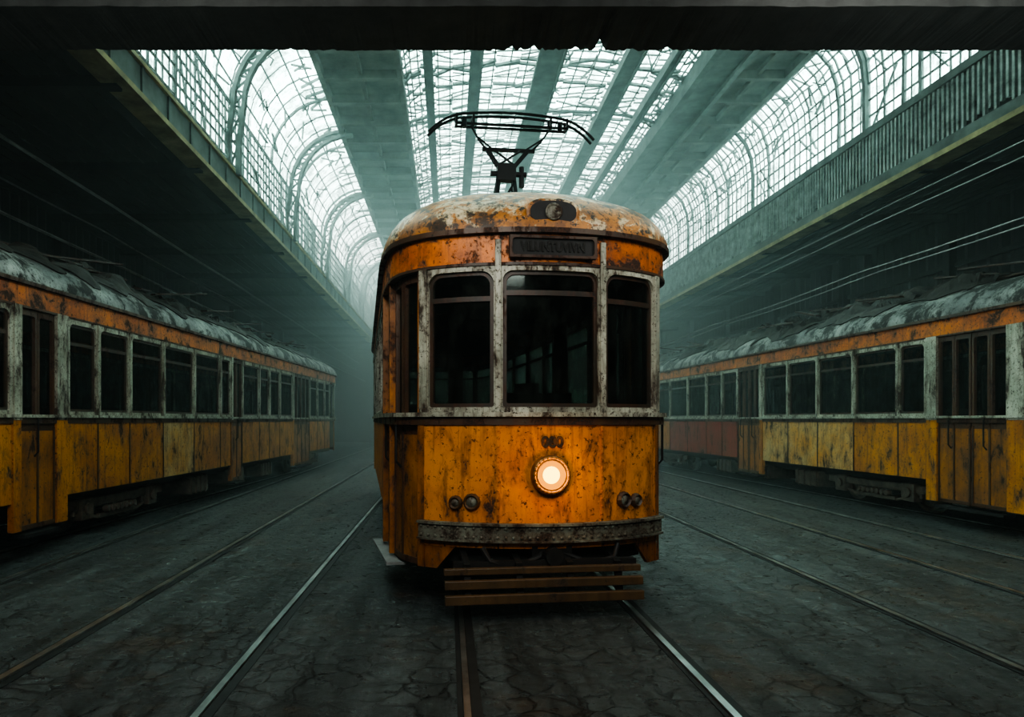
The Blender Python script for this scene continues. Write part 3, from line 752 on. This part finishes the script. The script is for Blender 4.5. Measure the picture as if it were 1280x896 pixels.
def rail(p0,p1,hw=.022):
    p0=Vector(p0);p1=Vector(p1); d=(p1-p0).normalized(); a=Vector((d.y,-d.x,0))
    b=MB()
    def strip(b,o0,o1,z0,z1):
        vs=[p+a*o+Vector((0,0,z)) for p in (p0,p1) for o,z in ((o0,z0),(o1,z0),(o1,z1),(o0,z1))]
        b.add(vs,[(0,1,2,3),(7,6,5,4),(0,4,5,1),(1,5,6,2),(2,6,7,3),(3,7,4,0)])
    strip(b,-hw,hw,-.03,.018)
    o=b.obj('rail',M_rail,None,label='worn steel tram rail set in stone paving',category='rail',group='tram rails in the shed floor')
    g=MB(); strip(g,-hw-.033,-hw-.002,-.02,.005); strip(g,hw+.002,hw+.06,-.02,.004)
    g.obj('rail_groove',M_dk,o)
for x,hw in ((-4.15,.028),(-2.58,.024),(-1.27,.020),(.10,.018),(1.45,.020),(3.43,.022),(4.93,.026),(6.17,.03)): rail((x,-5.8,0),(x,45.8,0),hw)
for T_,L_ in ((TL,15.6),(TR,21)):
    for x in (-.675,.675):
        rail(tuple(to_world(T_,(x,-3,0))),tuple(to_world(T_,(x,L_,0))))
def wire(x,z,x2=None,z2=None,r=.014,sag=.05):
    x2=x if x2 is None else x2; z2=z if z2 is None else z2; n=48; y0,y1=5.35,46
    p=[(x+(x2-x)*i/n,y0+(y1-y0)*i/n,z+(z2-z)*i/n-sag*math.sin(math.pi*((i*6/n)%1))) for i in range(n+1)]
    MB().tube(p,r,5).obj('overhead_wire',M_chr,None,label='taut overhead tram wire running along the shed',category='wire',group='overhead wires')
wire(-6.0,5.33,r=.026,sag=.02); wire(-5.6,4.12,r=.022,sag=.02); wire(-6.2,4.9)
wire(7.5,4.95,sag=.02,r=.011); wire(7.3,4.12,r=.013); wire(7.7,4.15,r=.012); wire(8.0,5.4,sag=.02,r=.012)

# ------------------------------------------------------------------ haze, thicker towards the far end
m,nt,out=newmat('dusty_haze'); v=N(nt,'ShaderNodeVolumeScatter'); v.inputs['Color'].default_value=(.74,.96,.94,1); v.inputs['Anisotropy'].default_value=.25
tc=N(nt,'ShaderNodeTexCoord'); sp=N(nt,'ShaderNodeSeparateXYZ'); mr=N(nt,'ShaderNodeMapRange')
nt.links.new(tc.outputs['Object'],sp.inputs[0]); nt.links.new(sp.outputs['Y'],mr.inputs['Value'])
mr.inputs['From Min'].default_value=9; mr.inputs['From Max'].default_value=26; mr.inputs['To Min'].default_value=.006; mr.inputs['To Max'].default_value=.065
nt.links.new(mr.outputs[0],v.inputs['Density'])
nt.links.new(v.outputs[0],out.inputs['Volume'])
MB().box(XL-.6,XR+.6,-6.6,YB+.6,-.3,12.4).obj('haze',m,None,label='dusty blue-green haze filling the shed',category='haze',kind='stuff')

# ------------------------------------------------------------------ light
W=bpy.data.worlds.new('W'); S.world=W; W.use_nodes=True
bg=W.node_tree.nodes['Background']; bg.inputs[0].default_value=(.74,.96,.92,1); bg.inputs[1].default_value=21.0
def light(kind,loc,tgt,en,col,**kw):
    l=bpy.data.lights.new(kind,kind); l.energy=en; l.color=col
    for k,v in kw.items(): setattr(l,k,v)
    o=bpy.data.objects.new('fill_and_headlight',l); COL.objects.link(o); o.location=loc
    o.rotation_euler=(Vector(tgt)-Vector(loc)).to_track_quat('-Z','Y').to_euler(); return o
light('AREA',(.2,.0,4.7),(.9,5.6,2.0),205,(1,.98,.92),size=2.0)  # unseen fill added above the camera to brighten the centre tram's front
light('AREA',(-1.5,2.5,4.7),(-5.0,11,1.3),110,(1,.98,.92),size=1.5)  # added fill without any fitting, brightens the left tram's side
light('AREA',(3.0,3.5,4.7),(7.0,12,1.3),110,(1,.98,.92),size=1.5)  # matching added fill, out of view, for the right tram's side
light('POINT',tuple(to_world(T,(HX,-.22,1.075))),(0,0,0),5,(1,.5,.15),shadow_soft_size=.06)

cam=bpy.data.cameras.new('cam'); co=bpy.data.objects.new('camera',cam); COL.objects.link(co)
co.location=(0,0,1.5); co.rotation_euler=(math.pi/2,0,0)
cam.sensor_width=36; cam.lens=850/1280*36; cam.shift_x=.0625; cam.shift_y=.06; cam.clip_start=.05; cam.clip_end=200
S.camera=co
try:
    S.view_settings.view_transform='AgX'; S.view_settings.look='AgX - High Contrast'
except Exception as e: print(e)
